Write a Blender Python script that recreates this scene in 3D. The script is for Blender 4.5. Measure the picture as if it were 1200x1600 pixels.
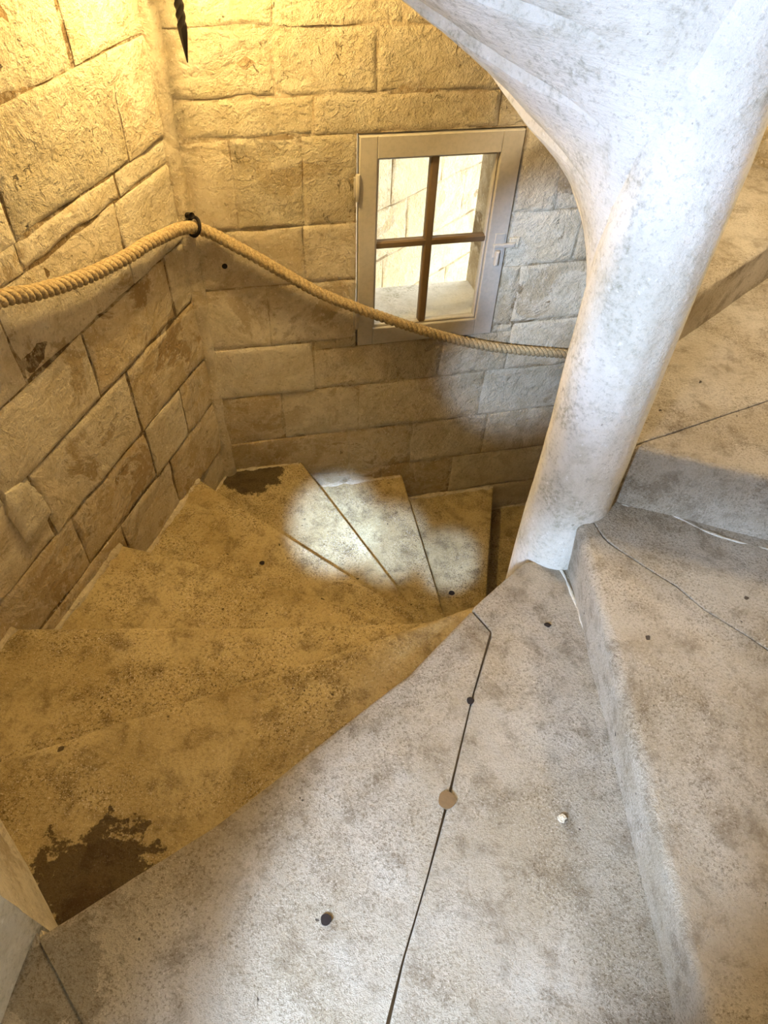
import bpy, math, random
import numpy as np
from mathutils import Matrix, Vector

# ------------------------------------------------------------------ scene reset
for o in list(bpy.data.objects):
    bpy.data.objects.remove(o)
SC = bpy.context.scene
COL = SC.collection
random.seed(4)

# ------------------------------------------------------------------ camera
EYE = 1.55                       # camera height above the landing step
FPX = 1095.0                     # focal length in pixels of the 1200 x 1600 frame
_d = np.array([545.0 - 600, -(1790.0 - 800), -FPX]); _d /= np.linalg.norm(_d)
_up = -_d
_f = np.array([0, 0, -1.0]); _yw = _f - _up * np.dot(_f, _up); _yw /= np.linalg.norm(_yw)
_xw = np.cross(_yw, _up)
CM = np.array([_xw, _yw, _up])
cam_data = bpy.data.cameras.new('camera')
cam_data.sensor_fit = 'VERTICAL'; cam_data.sensor_height = 24.0
cam_data.lens = FPX / 1600 * 24.0
cam_data.clip_start = 0.02
cam = bpy.data.objects.new('camera', cam_data); COL.objects.link(cam)
m4 = Matrix([list(CM[0]) + [0], list(CM[1]) + [0], list(CM[2]) + [0], [0, 0, 0, 1]])
cam.matrix_world = Matrix.Translation((0, 0, EYE)) @ m4
SC.camera = cam

# ------------------------------------------------------------------ view + world + lights
SC.view_settings.view_transform = 'Standard'
SC.view_settings.look = 'None'
SC.view_settings.gamma = 1.0
SC.view_settings.use_curve_mapping = False
SC.view_settings.exposure = 0.0

world = bpy.data.worlds.new('sky'); SC.world = world
world.use_nodes = True
bg = world.node_tree.nodes['Background']
bg.inputs['Color'].default_value = (0.94, 0.96, 1.0, 1)
bg.inputs['Strength'].default_value = 6.0

def light(name, kind, loc, target, energy, color, **kw):
    ld = bpy.data.lights.new(name, kind)
    ld.energy = energy; ld.color = color
    for k, v in kw.items():
        setattr(ld, k, v)
    o = bpy.data.objects.new(name, ld); COL.objects.link(o)
    o.location = loc
    if target is not None:
        dv = Vector(target) - Vector(loc)
        o.rotation_euler = dv.to_track_quat('-Z', 'Y').to_euler()
    return o

TREAD_SPOTS = ((-0.23, 2.19, -0.975, 9.0, 2500), (0.04, 2.26, -1.17, 7.6, 1700), (0.36, 2.32, -1.365, 6.2, 1300))
DAY = (0.48, 0.65, 1.0)
WARM = (1.0, 0.72, 0.32)
# daylight from the splayed opening behind the viewer; spots added on newel and landing
light('doorway_daylight', 'AREA', (-1.30, -1.20, 1.35), (0.25, 0.9, 0.25), 165, DAY,
      shape='RECTANGLE', size=0.45, size_y=1.6)
light('added_newel_spot', 'SPOT', (-0.47, -0.42, 0.85), (0.48, 1.20, 1.20), 190, DAY,
      spot_size=math.radians(46), spot_blend=0.6, shadow_soft_size=0.12)
light('added_landing_spot', 'SPOT', (-0.70, -0.50, 0.66), (0.26, 0.48, 0.03), 240, DAY,
      spot_size=math.radians(36), spot_blend=0.5, shadow_soft_size=0.05)
# spots added beside the viewer, standing in for daylight shafts on the treads
for (tx, ty, tz, cone, en) in TREAD_SPOTS:
    light('added_tread_spot', 'SPOT', (-0.06, -0.08, 1.44), (tx, ty, tz), en * 1.1, (0.36, 0.56, 1.0),
          spot_size=math.radians(cone), spot_blend=1.0, shadow_soft_size=0.025)
for (tx, ty, tz, cone, en) in ((0.72, 2.91, 0.0, 15, 900), (0.58, 2.87, -0.58, 11, 650)):  # spots added in the opening for the daylight patch on the back wall
    light('added_wall_spot', 'SPOT', (-0.50, -0.30, 1.25), (tx, ty, tz), en, DAY,
          spot_size=math.radians(cone), spot_blend=0.9, shadow_soft_size=0.05)
# warm fill light added above the upper steps, no fitting built
light('added_upper_fill', 'POINT', (1.45, 2.05, 1.50), None, 78, (1.0, 0.84, 0.60), shadow_soft_size=0.12)

# ------------------------------------------------------------------ helpers
def srgb(r, g, b):
    f = lambda c: (c / 255 / 12.92) if c / 255 <= 0.04045 else ((c / 255 + 0.055) / 1.055) ** 2.4
    return (f(r), f(g), f(b), 1.0)

def tag(o, label=None, cat=None, group=None, kind=None):
    if label: o['label'] = label
    if cat: o['category'] = cat
    if group: o['group'] = group
    if kind: o['kind'] = kind
    return o

def empty(name, loc=(0, 0, 0), parent=None):
    o = bpy.data.objects.new(name, None); COL.objects.link(o)
    o.empty_display_size = 0.05
    o.location = loc
    if parent: o.parent = parent
    return o

def mesh_obj(name, verts, faces, mat, parent=None, smooth=True, sharp=40):
    me = bpy.data.meshes.new(name)
    me.from_pydata([tuple(map(float, v)) for v in verts], [], [tuple(f) for f in faces])
    me.validate(); me.update()
    if smooth:
        me.polygons.foreach_set('use_smooth', [True] * len(me.polygons))
        if sharp: me.set_sharp_from_angle(angle=math.radians(sharp))
    me.materials.append(mat)
    o = bpy.data.objects.new(name, me); COL.objects.link(o)
    if parent is not None:
        o.parent = parent
        o.matrix_parent_inverse = Matrix.Translation(-Vector(parent_loc(parent)))
    return o

def parent_loc(p):
    v = Vector(p.location)
    if p.parent: v += parent_loc(p.parent) if False else Vector((0, 0, 0))
    return v

# vectorised value noise
def _hash(ix, iy, iz):
    h = (ix * 374761393 + iy * 668265263 + iz * 2147483647 * 3 + 1013904223) & 0xFFFFFFFF
    h = ((h ^ (h >> 13)) * 1274126177) & 0xFFFFFFFF
    h = ((h ^ (h >> 16)) * 2246822519) & 0xFFFFFFFF
    return ((h ^ (h >> 15)) & 0xFFFF) / 32767.5 - 1.0
def vnoise(P):
    P = np.asarray(P, float); I = np.floor(P).astype(np.int64); f = P - I; f = f * f * (3 - 2 * f)
    r = 0
    for dx in (0, 1):
        for dy in (0, 1):
            for dz in (0, 1):
                w = (f[..., 0] if dx else 1 - f[..., 0]) * (f[..., 1] if dy else 1 - f[..., 1]) * (f[..., 2] if dz else 1 - f[..., 2])
                r = r + w * _hash(I[..., 0] + dx, I[..., 1] + dy, I[..., 2] + dz)
    return r
def fbm(P, scale, octs=4, gain=0.5):
    P = np.asarray(P, float) * scale; a = 1.0; t = 0
    for k in range(octs):
        t = t + a * vnoise(P + 17.3 * k); P = P * 2.03; a *= gain
    return t
def sstep(x, a, b):
    t = np.clip((np.asarray(x, float) - a) / (b - a), 0, 1); return t * t * (3 - 2 * t)

class Nodes:
    def __init__(s, name):
        s.m = bpy.data.materials.new(name); s.m.use_nodes = True
        s.t = s.m.node_tree; s.n = s.t.nodes; s.l = s.t.links
        s.b = s.n['Principled BSDF']; s.out = s.n['Material Output']
        g = s.n.new('ShaderNodeNewGeometry'); s.pos = g.outputs['Position']
    def link(s, a, b): s.l.new(a, b)
    def noise(s, scale, detail=5, rough=0.6, dist=0.0, vec=None):
        n = s.n.new('ShaderNodeTexNoise'); n.inputs['Scale'].default_value = scale
        n.inputs['Detail'].default_value = detail; n.inputs['Roughness'].default_value = rough
        n.inputs['Distortion'].default_value = dist
        s.link(vec or s.pos, n.inputs['Vector']); return n.outputs['Fac']
    def voro(s, scale, feature='F1', vec=None):
        n = s.n.new('ShaderNodeTexVoronoi'); n.inputs['Scale'].default_value = scale; n.feature = feature
        s.link(vec or s.pos, n.inputs['Vector']); return n.outputs['Distance']
    def offset(s, v, sc=(1, 1, 1)):
        n = s.n.new('ShaderNodeMapping'); n.inputs['Location'].default_value = v; n.inputs['Scale'].default_value = sc
        s.link(s.pos, n.inputs['Vector']); return n.outputs['Vector']
    def ramp(s, f, a, b, va=0.0, vb=1.0):
        n = s.n.new('ShaderNodeMapRange'); n.interpolation_type = 'SMOOTHSTEP'
        n.inputs['From Min'].default_value = a; n.inputs['From Max'].default_value = b
        n.inputs['To Min'].default_value = va; n.inputs['To Max'].default_value = vb
        s.link(f, n.inputs['Value']); return n.outputs['Result']
    def mix(s, f, a, b, mode='MIX'):
        n = s.n.new('ShaderNodeMix'); n.data_type = 'RGBA'; n.blend_type = mode
        for sock, v in ((n.inputs[0], f), (n.inputs[6], a), (n.inputs[7], b)):
            if hasattr(v, 'is_linked') or hasattr(v, 'links'): s.link(v, sock)
            else: sock.default_value = v
        return n.outputs[2]
    def math(s, op, a, b=None):
        n = s.n.new('ShaderNodeMath'); n.operation = op
        for sock, v in ((n.inputs[0], a), (n.inputs[1], b)):
            if v is None: continue
            if hasattr(v, 'links'): s.link(v, sock)
            else: sock.default_value = v
        return n.outputs[0]
    def near(s, p, r, soft):
        """1 inside a blob around world point p with a ragged edge"""
        n = s.n.new('ShaderNodeVectorMath'); n.operation = 'DISTANCE'
        s.link(s.pos, n.inputs[0]); n.inputs[1].default_value = p
        d = s.math('ADD', n.outputs['Value'], s.math('MULTIPLY', s.math('SUBTRACT', s.noise(14, 5, 0.7), 0.5), soft))
        return s.ramp(d, r, r * 0.85)
    def finish(s, color, height=None, strength=0.5, dist=0.02, rough=0.9):
        if hasattr(color, 'links'): s.link(color, s.b.inputs['Base Color'])
        else: s.b.inputs['Base Color'].default_value = color
        s.b.inputs['Roughness'].default_value = rough
        s.b.inputs['Specular IOR Level'].default_value = 0.25
        if height is not None:
            bp = s.n.new('ShaderNodeBump'); bp.inputs['Strength'].default_value = strength
            bp.inputs['Distance'].default_value = dist
            s.link(height, bp.inputs['Height']); s.link(bp.outputs['Normal'], s.b.inputs['Normal'])
        return s.m

def wall_stone(name, pale, mid, brown, lime=0.5, stain=0.5, rough_bump=1.0, pitted=0.5):
    s = Nodes(name)
    big = s.noise(2.3, 4, 0.6); med = s.noise(9, 7, 0.7, 0.6); fine = s.noise(60, 5, 0.75)
    c = s.mix(s.ramp(med, 0.38, 0.62), mid, pale)
    # bare brownish stone where the limewash has come away, with ragged edges
    k = 0.12 * (1 - lime)
    bn = s.noise(3.6, 9, 0.68, 0.5, s.offset((3.1, 7.7, 1.3)))
    bare = s.ramp(bn, 0.58 - k, 0.63 - k)
    rim = s.math('MULTIPLY', s.ramp(bn, 0.55 - k, 0.60 - k), s.ramp(bn, 0.65 - k, 0.60 - k))
    c = s.mix(s.math('MULTIPLY', bare, s.ramp(s.noise(1.7, 2), 0.35, 0.6, 0.25, 0.8)), c, brown)
    c = s.mix(s.math('MULTIPLY', rim, 0.35), c, srgb(236, 224, 196))
    c = s.mix(s.ramp(big, 0.45, 0.75, 0.0, 0.4), c, brown)
    c = s.mix(s.ramp(fine, 0.52, 0.72, 0.0, 0.45), c, srgb(116, 94, 60))
    dk = s.ramp(s.noise(21, 6, 0.72, 0.8, s.offset((9, 2, 4))), 0.64, 0.72)
    c = s.mix(s.math('MULTIPLY', dk, 0.6 * stain), c, srgb(66, 48, 28))
    c = s.mix(s.ramp(s.noise(80, 3, 0.6, 0, s.offset((1, 5, 8))), 0.58, 0.72, 0, 0.5), c, srgb(244, 234, 212))
    # tool pecks and shelly pits
    pk = s.noise(26, 3, 0.55, 1.2, s.offset((6, 3, 2), (1, 1, 0.55)))
    pm = s.ramp(s.noise(3.2, 2, 0.5, 0, s.offset((5, 5, 5))), 0.44, 0.60)
    peck = s.math('MULTIPLY', s.ramp(pk, 0.63, 0.70), pm)
    h = s.math('ADD', s.math('MULTIPLY', med, 1.0), s.math('MULTIPLY', fine, 0.40))
    h = s.math('ADD', h, s.math('MULTIPLY', s.noise(24, 5, 0.65, 0.5), 0.65))
    h = s.math('SUBTRACT', h, s.math('MULTIPLY', peck, 0.45 * pitted))
    h = s.math('SUBTRACT', h, s.math('MULTIPLY', bare, 0.16))
    h = s.math('SUBTRACT', h, s.math('MULTIPLY', dk, 0.10))
    c = s.mix(s.math('MULTIPLY', peck, 0.35 * pitted), c, srgb(120, 96, 60))
    return s.finish(c, h, 0.75 * rough_bump, 0.035)

def tread_stone(name, pale, mid, dark, grit=0.5, stains=(), bump=1.0, blotch=0.6, gscale=115, light_grit=(235, 222, 196)):
    s = Nodes(name)
    big = s.noise(3.0, 5, 0.6, 0.3); med = s.noise(13, 7, 0.72, 0.3); fine = s.noise(gscale, 5, 0.8); vf = s.noise(240, 3, 0.75)
    c = s.mix(s.ramp(big, 0.34, 0.64), mid, pale)
    c = s.mix(s.ramp(med, 0.46, 0.68, 0, blotch), c, dark)
    gm = s.ramp(s.noise(4.5, 4, 0.6, 0, s.offset((2, 6, 3))), 0.36, 0.62, 0.35, 1.0)
    c = s.mix(s.math('MULTIPLY', s.ramp(fine, 0.50, 0.60, 0, grit), gm), c, dark)
    c = s.mix(s.math('MULTIPLY', s.ramp(vf, 0.56, 0.66, 0, grit), gm), c, srgb(*light_grit))
    c = s.mix(s.ramp(s.noise(46, 4, 0.7, 0, s.offset((7, 1, 2))), 0.64, 0.72, 0, 0.5 * grit), c, srgb(*light_grit))
    sn = s.noise(30, 2, 0.5, 0, s.offset((4, 1, 9)))
    spots = s.ramp(sn, 0.745, 0.765)
    c = s.mix(s.math('MULTIPLY', spots, 0.85), c, srgb(52, 38, 26))
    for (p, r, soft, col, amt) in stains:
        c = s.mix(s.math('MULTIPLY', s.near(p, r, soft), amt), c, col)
    h = s.math('ADD', s.math('MULTIPLY', med, 0.7), s.math('MULTIPLY', fine, 0.5))
    h = s.math('ADD', h, s.math('MULTIPLY', vf, 0.16))
    h = s.math('ADD', h, s.math('MULTIPLY', s.noise(40, 5, 0.7, 0.6), 0.4))
    h = s.math('SUBTRACT', h, s.math('MULTIPLY', spots, 0.15))
    return s.finish(c, h, 0.6 * bump, 0.022)

def lime_paint(name):
    s = Nodes(name)
    big = s.noise(2.6, 5, 0.6, 0.4); med = s.noise(12, 7, 0.72, 0.4); fine = s.noise(85, 5, 0.75)
    c = s.mix(s.ramp(big, 0.38, 0.62), srgb(228, 222, 208), srgb(208, 202, 184))
    # greenish grime in ragged clouds
    g = s.math('MULTIPLY', s.ramp(s.noise(3.4, 8, 0.72, 0.3, s.offset((1, 4, 7))), 0.48, 0.66), s.ramp(fine, 0.35, 0.62))
    c = s.mix(s.math('MULTIPLY', g, 0.75), c, srgb(132, 128, 100))
    c = s.mix(s.ramp(med, 0.50, 0.70, 0, 0.5), c, srgb(176, 168, 142))
    c = s.mix(s.ramp(fine, 0.53, 0.66, 0, 0.40), c, srgb(150, 142, 120))
    c = s.mix(s.ramp(s.noise(34, 5, 0.7, 0.5, s.offset((2, 8, 1))), 0.66, 0.72, 0, 0.6), c, srgb(104, 86, 66))
    c = s.mix(s.ramp(s.noise(60, 4, 0.7, 0, s.offset((3, 3, 1))), 0.60, 0.72, 0, 0.5), c, srgb(244, 242, 236))
    # fine chisel scratches
    sc = s.noise(20, 4, 0.65, 0.2, s.offset((0, 0, 0), (1.2, 1.2, 8.0)))
    h = s.math('ADD', s.math('MULTIPLY', med, 0.8), s.math('MULTIPLY', fine, 0.35))
    h = s.math('ADD', h, s.math('MULTIPLY', sc, 0.4))
    return s.finish(c, h, 0.5, 0.02)

def plain(name, col, rough=0.6, metal=0.0, bump=None):
    s = Nodes(name)
    v = s.noise(60, 4, 0.6)
    c = s.mix(s.ramp(v, 0.4, 0.7, 0, 0.25), col, tuple(x * 0.6 for x in col[:3]) + (1,))
    s.b.inputs['Metallic'].default_value = metal
    return s.finish(c, s.noise(bump or 40, 4, 0.6), 0.15, 0.004, rough)

PALE, MID, BROWN = srgb(218, 204, 174), srgb(198, 182, 148), srgb(166, 144, 104)
M = {
    'stone': wall_stone('wall_limestone', PALE, MID, BROWN, 0.6, 0.6),
    'stone_pale': wall_stone('wall_limestone_pale', srgb(226, 214, 186), srgb(208, 194, 162), srgb(180, 160, 122), 0.9, 0.4),
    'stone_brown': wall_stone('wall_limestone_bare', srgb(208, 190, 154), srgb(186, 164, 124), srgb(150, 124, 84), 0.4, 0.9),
    'stone_rough': wall_stone('wall_limestone_rough', srgb(218, 204, 172), srgb(204, 188, 152), srgb(182, 162, 122), 0.9, 0.4, 1.5, 1.0),
    'mortar': wall_stone('wall_mortar', srgb(206, 190, 158), srgb(176, 156, 120), srgb(120, 98, 62), 0.3, 0.8),
    'stone_out': wall_stone('outside_limestone', srgb(236, 220, 180), srgb(224, 204, 160), srgb(206, 182, 136), 0.9, 0.2, 1.3, 0.6),
    'joint': wall_stone('open_joint_mortar', srgb(150, 128, 90), srgb(116, 94, 60), srgb(78, 60, 36), 0.3, 0.9),
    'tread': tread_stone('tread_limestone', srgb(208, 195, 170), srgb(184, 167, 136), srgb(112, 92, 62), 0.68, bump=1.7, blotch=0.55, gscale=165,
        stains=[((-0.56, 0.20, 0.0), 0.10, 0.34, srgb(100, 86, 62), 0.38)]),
    'tread_low': tread_stone('tread_limestone_worn', srgb(194, 174, 126), srgb(168, 146, 98), srgb(84, 64, 32), 0.85,
        stains=[((-0.60, 0.42, -0.195), 0.125, 0.34, srgb(46, 28, 12), 0.8),
                ((-0.68, 2.50, -0.97), 0.15, 0.22, srgb(48, 34, 18), 0.85)]),
    'bed': plain('joint_mortar', srgb(132, 116, 92), 0.95, 0, 90),
    'lime': lime_paint('limewashed_stone'),
    'paint': plain('window_paint', srgb(182, 174, 158), 0.45),
    'bar': plain('glazing_bar_brown', srgb(112, 92, 66), 0.5),  # bars set a darker brown than the frame
    'iron': plain('wrought_iron', srgb(38, 32, 28), 0.5, 0.7, 120),
    'plug': plain('mortar_plug', srgb(112, 88, 56), 0.95, 0, 150),
    'hole': plain('drilled_hole', srgb(40, 32, 26), 0.95),
}
def rope_mat():
    s = Nodes('hemp_rope')
    f = s.noise(160, 4, 0.7); c = s.mix(s.ramp(f, 0.35, 0.7), srgb(184, 164, 124), srgb(128, 106, 70))
    return s.finish(c, f, 0.4, 0.004, 0.9)
M['rope'] = rope_mat()
def glass_mat():
    s = Nodes('window_glass'); s.n.remove(s.b)
    tr = s.n.new('ShaderNodeBsdfTransparent'); tr.inputs['Color'].default_value = (0.96, 0.97, 0.96, 1)
    gl = s.n.new('ShaderNodeBsdfGlossy'); gl.inputs['Roughness'].default_value = 0.03
    mx = s.n.new('ShaderNodeMixShader'); mx.inputs[0].default_value = 0.06
    s.link(tr.outputs[0], mx.inputs[1]); s.link(gl.outputs[0], mx.inputs[2]); s.link(mx.outputs[0], s.out.inputs['Surface'])
    return s.m
M['glass'] = glass_mat()
def bulb_mat():
    s = Nodes('lamp_bulb'); s.b.inputs['Emission Color'].default_value = (1, 0.72, 0.35, 1)
    s.b.inputs['Emission Strength'].default_value = 12; return s.m
M['bulb'] = bulb_mat()

# ------------------------------------------------------------------ plan of the tower (hexagonal, newel at its centre)
C = np.array([0.502, 1.328]); RN = 0.107
RISE = 0.195
K2 = np.array([-1.229, 0.904]); K = np.array([-0.80, 2.505]); K1 = np.array([0.91, 2.963])
KR = np.array([2.16, 1.71]); KB = np.array([1.70, 0.0]); K3 = np.array([-0.03, -0.295])
HEX = [K2, K, K1, KR, KB, K3]
Z_LOW, Z_TOP = -2.7, 3.9
def hex_hit(p, q, grow=0.0):
    """distance factor k so that p + k (q-p) lies on the hexagon grown by grow"""
    best = 1e9; dvec = q - p
    for i in range(6):
        a, b = HEX[i], HEX[(i + 1) % 6]
        e = b - a; n = np.array([e[1], -e[0]]); n /= np.linalg.norm(n)
        if np.dot(n, C - a) > 0: n = -n
        den = np.dot(n, dvec)
        if den > 1e-9:
            best = min(best, (grow + np.dot(n, a - p)) / den)
    return best

def wall_frame(a, b):
    t = (b - a); L = np.linalg.norm(t); t = t / L
    n = np.array([t[1], -t[0]])
    if np.dot(n, C - a) < 0: n = -n
    return t, n, L

def wall_panel(name, a, b, rects, mat, parent=None, recess=0.0045, thick=0.42, amp=0.0035, res=0.05):
    """mortar core of a wall: grids over rects (u0,u1,z0,z1) with uneven face and returns"""
    t, n, L = wall_frame(a, b)
    V, F = [], []
    for (u0, u1, z0, z1) in rects:
        nu = max(2, int((u1 - u0) / res)); nz = max(2, int((z1 - z0) / res))
        base = len(V)
        U, Z = np.meshgrid(np.linspace(u0, u1, nu + 1), np.linspace(z0, z1, nz + 1), indexing='ij')
        P = a + U[..., None] * t
        P3 = np.dstack([P, Z])
        dsp = -recess + amp * fbm(P3, 7.0, 4)
        X = P3.copy(); X[..., :2] += dsp[..., None] * n
        V += [tuple(x) for x in X.reshape(-1, 3)]
        idx = lambda i, j: base + i * (nz + 1) + j
        for i in range(nu):
            for j in range(nz):
                F.append((idx(i, j), idx(i + 1, j), idx(i + 1, j + 1), idx(i, j + 1)))
        loop = [idx(i, 0) for i in range(nu)] + [idx(nu, j) for j in range(nz)] + [idx(i, nz) for i in range(nu, 0, -1)] + [idx(0, j) for j in range(nz, 0, -1)]
        b2 = len(V)
        for k in loop:
            p = np.array(V[k]); g = P3.reshape(-1, 3)[k - base]
            V.append((g[0] - thick * n[0], g[1] - thick * n[1], g[2]))
        m = len(loop)
        for k in range(m):
            F.append((loop[k], b2 + k, b2 + (k + 1) % m, loop[(k + 1) % m]))
        F.append(tuple(b2 + k for k in range(m)))
    o = mesh_obj(name, V, F, mat, parent)
    return o

def stone_block(a, b, u0, u1, z0, z1, mat, parent, proud=0.0, rough=1.0, gap=0.004, seed=0, res=0.03, depth=0.05):
    """one ashlar block, uneven face, worn rounded arrises, sits in the mortar core"""
    t, n, L = wall_frame(a, b)
    def axis(c0, c1):
        k = max(2, int((c1 - c0 - 0.05) / res))
        mid = list(np.linspace(c0 + 0.022, c1 - 0.022, k + 1))
        return np.array([c0, c0 + 0.003, c0 + 0.010] + mid + [c1 - 0.010, c1 - 0.003, c1])
    ua, za = axis(u0 + gap, u1 - gap), axis(z0 + gap, z1 - gap)
    U, Z = np.meshgrid(ua, za, indexing='ij')
    e = np.minimum(np.minimum(U - ua[0], ua[-1] - U), np.minimum(Z - za[0], za[-1] - Z))
    P = a + U[..., None] * t; P3 = np.dstack([P, Z])
    S3 = P3 + seed * 3.7
    f = proud + rough * (0.0035 * fbm(S3, 6.0, 3) + 0.0020 * fbm(S3, 22.0, 2))
    chip = 0.5 + 0.5 * fbm(S3, 9.0, 2)
    f = f - (0.0065 * np.clip(0.2 + chip, 0.05, 1.6)) * (1 - sstep(e, 0, 0.011)) ** 1.5
    # wandering outline
    wob = 0.004 * fbm(S3, 12.0, 2)
    X = P3.copy()
    X[..., :2] += (f)[..., None] * n + (wob * (e < 0.012))[..., None] * t
    X[..., 2] += 0.004 * fbm(S3 + 5, 12.0, 2) * (e < 0.012)
    nu, nz = U.shape
    V = [tuple(x) for x in X.reshape(-1, 3)]
    idx = lambda i, j: i * nz + j
    F = [(idx(i, j), idx(i + 1, j), idx(i + 1, j + 1), idx(i, j + 1)) for i in range(nu - 1) for j in range(nz - 1)]
    loop = [idx(i, 0) for i in range(nu - 1)] + [idx(nu - 1, j) for j in range(nz - 1)] + [idx(i, nz - 1) for i in range(nu - 1, 0, -1)] + [idx(0, j) for j in range(nz - 1, 0, -1)]
    b2 = len(V)
    for k in loop:
        V.append((V[k][0] - depth * n[0], V[k][1] - depth * n[1], V[k][2]))
    m = len(loop)
    F += [(loop[k], b2 + k, b2 + (k + 1) % m, loop[(k + 1) % m]) for k in range(m)]
    return mesh_obj('stone_block', V, F, mat, parent, sharp=60)

def lay_courses(a, b, courses, splits, hole, parent, mats, rnd, gap=0.0028):
    """courses: z levels from top down; splits[i]: u positions between level i and i+1"""
    t, n, L = wall_frame(a, b)
    for i in range(len(courses) - 1):
        z1, z0 = courses[i], courses[i + 1]
        us = sorted(splits[i] if i < len(splits) and splits[i] else [rnd.uniform(0.3, 0.5), rnd.uniform(0.8, 1.1), rnd.uniform(1.35, 1.5)])
        us = [0.0] + [u for u in us if 0.03 < u < L - 0.03] + [L]
        for j in range(len(us) - 1):
            pieces = [(us[j], us[j + 1], z0, z1)]
            if hole:
                h0, h1, hz0, hz1 = hole; new = []
                for (p0, p1, q0, q1) in pieces:
                    if p1 <= h0 or p0 >= h1 or q1 <= hz0 or q0 >= hz1: new.append((p0, p1, q0, q1)); continue
                    if q1 > hz1 + 0.02: new.append((max(p0, h0) if p0 > h0 else p0, p1, hz1, q1)) if True else None
                    if q0 < hz0 - 0.02: new.append((p0, p1, q0, hz0))
                    zz0, zz1 = max(q0, hz0), min(q1, hz1)
                    if p0 < h0 - 0.03: new.append((p0, h0, zz0, zz1))
                    if p1 > h1 + 0.03: new.append((h1, p1, zz0, zz1))
                pieces = new
            for pc in pieces:
                m, proud, rough = mats(0.5 * (pc[0] + pc[1]), 0.5 * (pc[2] + pc[3]))
                stone_block(a, b, *pc, M[m], parent, proud, rough, gap=gap * rnd.uniform(0.5, 1.3), seed=rnd.random() * 50)

# ------------------------------------------------------------------ walls
rnd = random.Random(11)
# left wall, measured from the corner by the window towards the viewer
wl = wall_panel('wall_left', K, K2, [(-0.02, np.linalg.norm(K2 - K) + 0.02, Z_LOW, Z_TOP)], M['joint'], recess=0.006)
tag(wl, 'rough limewashed ashlar wall to the left of the rope corner', kind='structure')
def mats_left(u, z):
    if z > 0.95 and u > 0.38: return ('stone_rough', 0.001, 1.8)
    if z > 0.6: return (rnd.choice(['stone', 'stone_pale', 'stone_rough']), rnd.uniform(0, 0.003), 1.2)
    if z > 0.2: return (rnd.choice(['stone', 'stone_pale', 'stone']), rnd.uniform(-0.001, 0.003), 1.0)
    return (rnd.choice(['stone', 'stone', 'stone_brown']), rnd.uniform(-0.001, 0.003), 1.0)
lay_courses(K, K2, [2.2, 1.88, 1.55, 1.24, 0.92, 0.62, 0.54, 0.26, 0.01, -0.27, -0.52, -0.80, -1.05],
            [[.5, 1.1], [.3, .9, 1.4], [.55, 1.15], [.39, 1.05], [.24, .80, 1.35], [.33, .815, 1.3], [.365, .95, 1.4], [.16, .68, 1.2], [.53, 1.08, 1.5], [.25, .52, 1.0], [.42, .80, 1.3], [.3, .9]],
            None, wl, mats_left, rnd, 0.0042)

# flake of fresh plaster low on the left wall
fl = [(1.185, 0.035), (1.12, 0.02), (1.085, -0.03), (1.075, -0.10), (1.07, -0.16), (1.11, -0.185), (1.16, -0.20), (1.20, -0.17), (1.205, -0.10), (1.21, -0.03)]
tq, nq, _ = wall_frame(K, K2); V, F = [], []
fc = np.mean(fl, axis=0); ring_n = 50; rp = np.array([np.interp(np.linspace(0, len(fl), ring_n, endpoint=False), range(len(fl) + 1), [p[i] for p in fl] + [fl[0][i]]) for i in (0, 1)]).T
for (sc_, off) in ((1.03, -0.01), (1.0, 0.007), (0.93, 0.0105), (0.5, 0.011), (0.0, 0.010)):
    for p in rp:
        q = fc + (p - fc) * sc_ * (1 + 0.05 * vnoise(np.array([[p[0] * 40, p[1] * 40, 1.5]]))[0]); g = K + tq * q[0] + nq * (off + 0.0015 * vnoise(np.array([[q[0] * 20, q[1] * 20, 0.3]]))[0]); V.append((g[0], g[1], q[1]))
F = [(k * ring_n + i, k * ring_n + (i + 1) % ring_n, (k + 1) * ring_n + (i + 1) % ring_n, (k + 1) * ring_n + i) for k in range(4) for i in range(ring_n)]
mesh_obj('plaster_patch', V, F, M['stone_pale'], wl)['label'] = 'pale flake of plaster low on the wall'

# back wall with the small window
WU0, WU1, WZ0, WZ1 = 0.652, 1.300, -0.302, 0.597
LB = np.linalg.norm(K1 - K)
wb = wall_panel('wall_back', K, K1, [(-0.02, WU0, Z_LOW, Z_TOP), (WU1, LB + 0.02, Z_LOW, Z_TOP), (WU0, WU1, Z_LOW, WZ0), (WU0, WU1, WZ1, Z_TOP)], M['mortar'])
tag(wb, 'rough limewashed ashlar wall around the small window', kind='structure')
def mats_back(u, z):
    if z > 0.55: return ('stone_rough', rnd.uniform(-0.001, 0.002), 1.5)
    if u > 1.28: return (rnd.choice(['stone_pale', 'stone_pale', 'stone']), rnd.uniform(0, 0.002), 1.0)
    if -0.5 < z < -0.26 and u < 0.46: return ('stone_pale', 0.004, 1.0)
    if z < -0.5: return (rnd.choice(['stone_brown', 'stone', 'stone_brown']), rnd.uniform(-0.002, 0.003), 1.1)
    return (rnd.choice(['stone', 'stone_rough', 'stone']), rnd.uniform(-0.001, 0.002), 1.2)
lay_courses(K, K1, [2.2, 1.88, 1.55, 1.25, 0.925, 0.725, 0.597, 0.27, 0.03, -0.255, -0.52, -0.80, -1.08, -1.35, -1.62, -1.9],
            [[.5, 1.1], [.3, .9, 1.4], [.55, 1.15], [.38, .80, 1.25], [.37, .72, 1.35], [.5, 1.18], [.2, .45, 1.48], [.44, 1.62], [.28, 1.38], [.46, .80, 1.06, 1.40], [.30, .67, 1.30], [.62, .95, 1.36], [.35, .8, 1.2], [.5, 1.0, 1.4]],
            (WU0, WU1, WZ0, WZ1), wb, mats_back, rnd)

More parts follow.
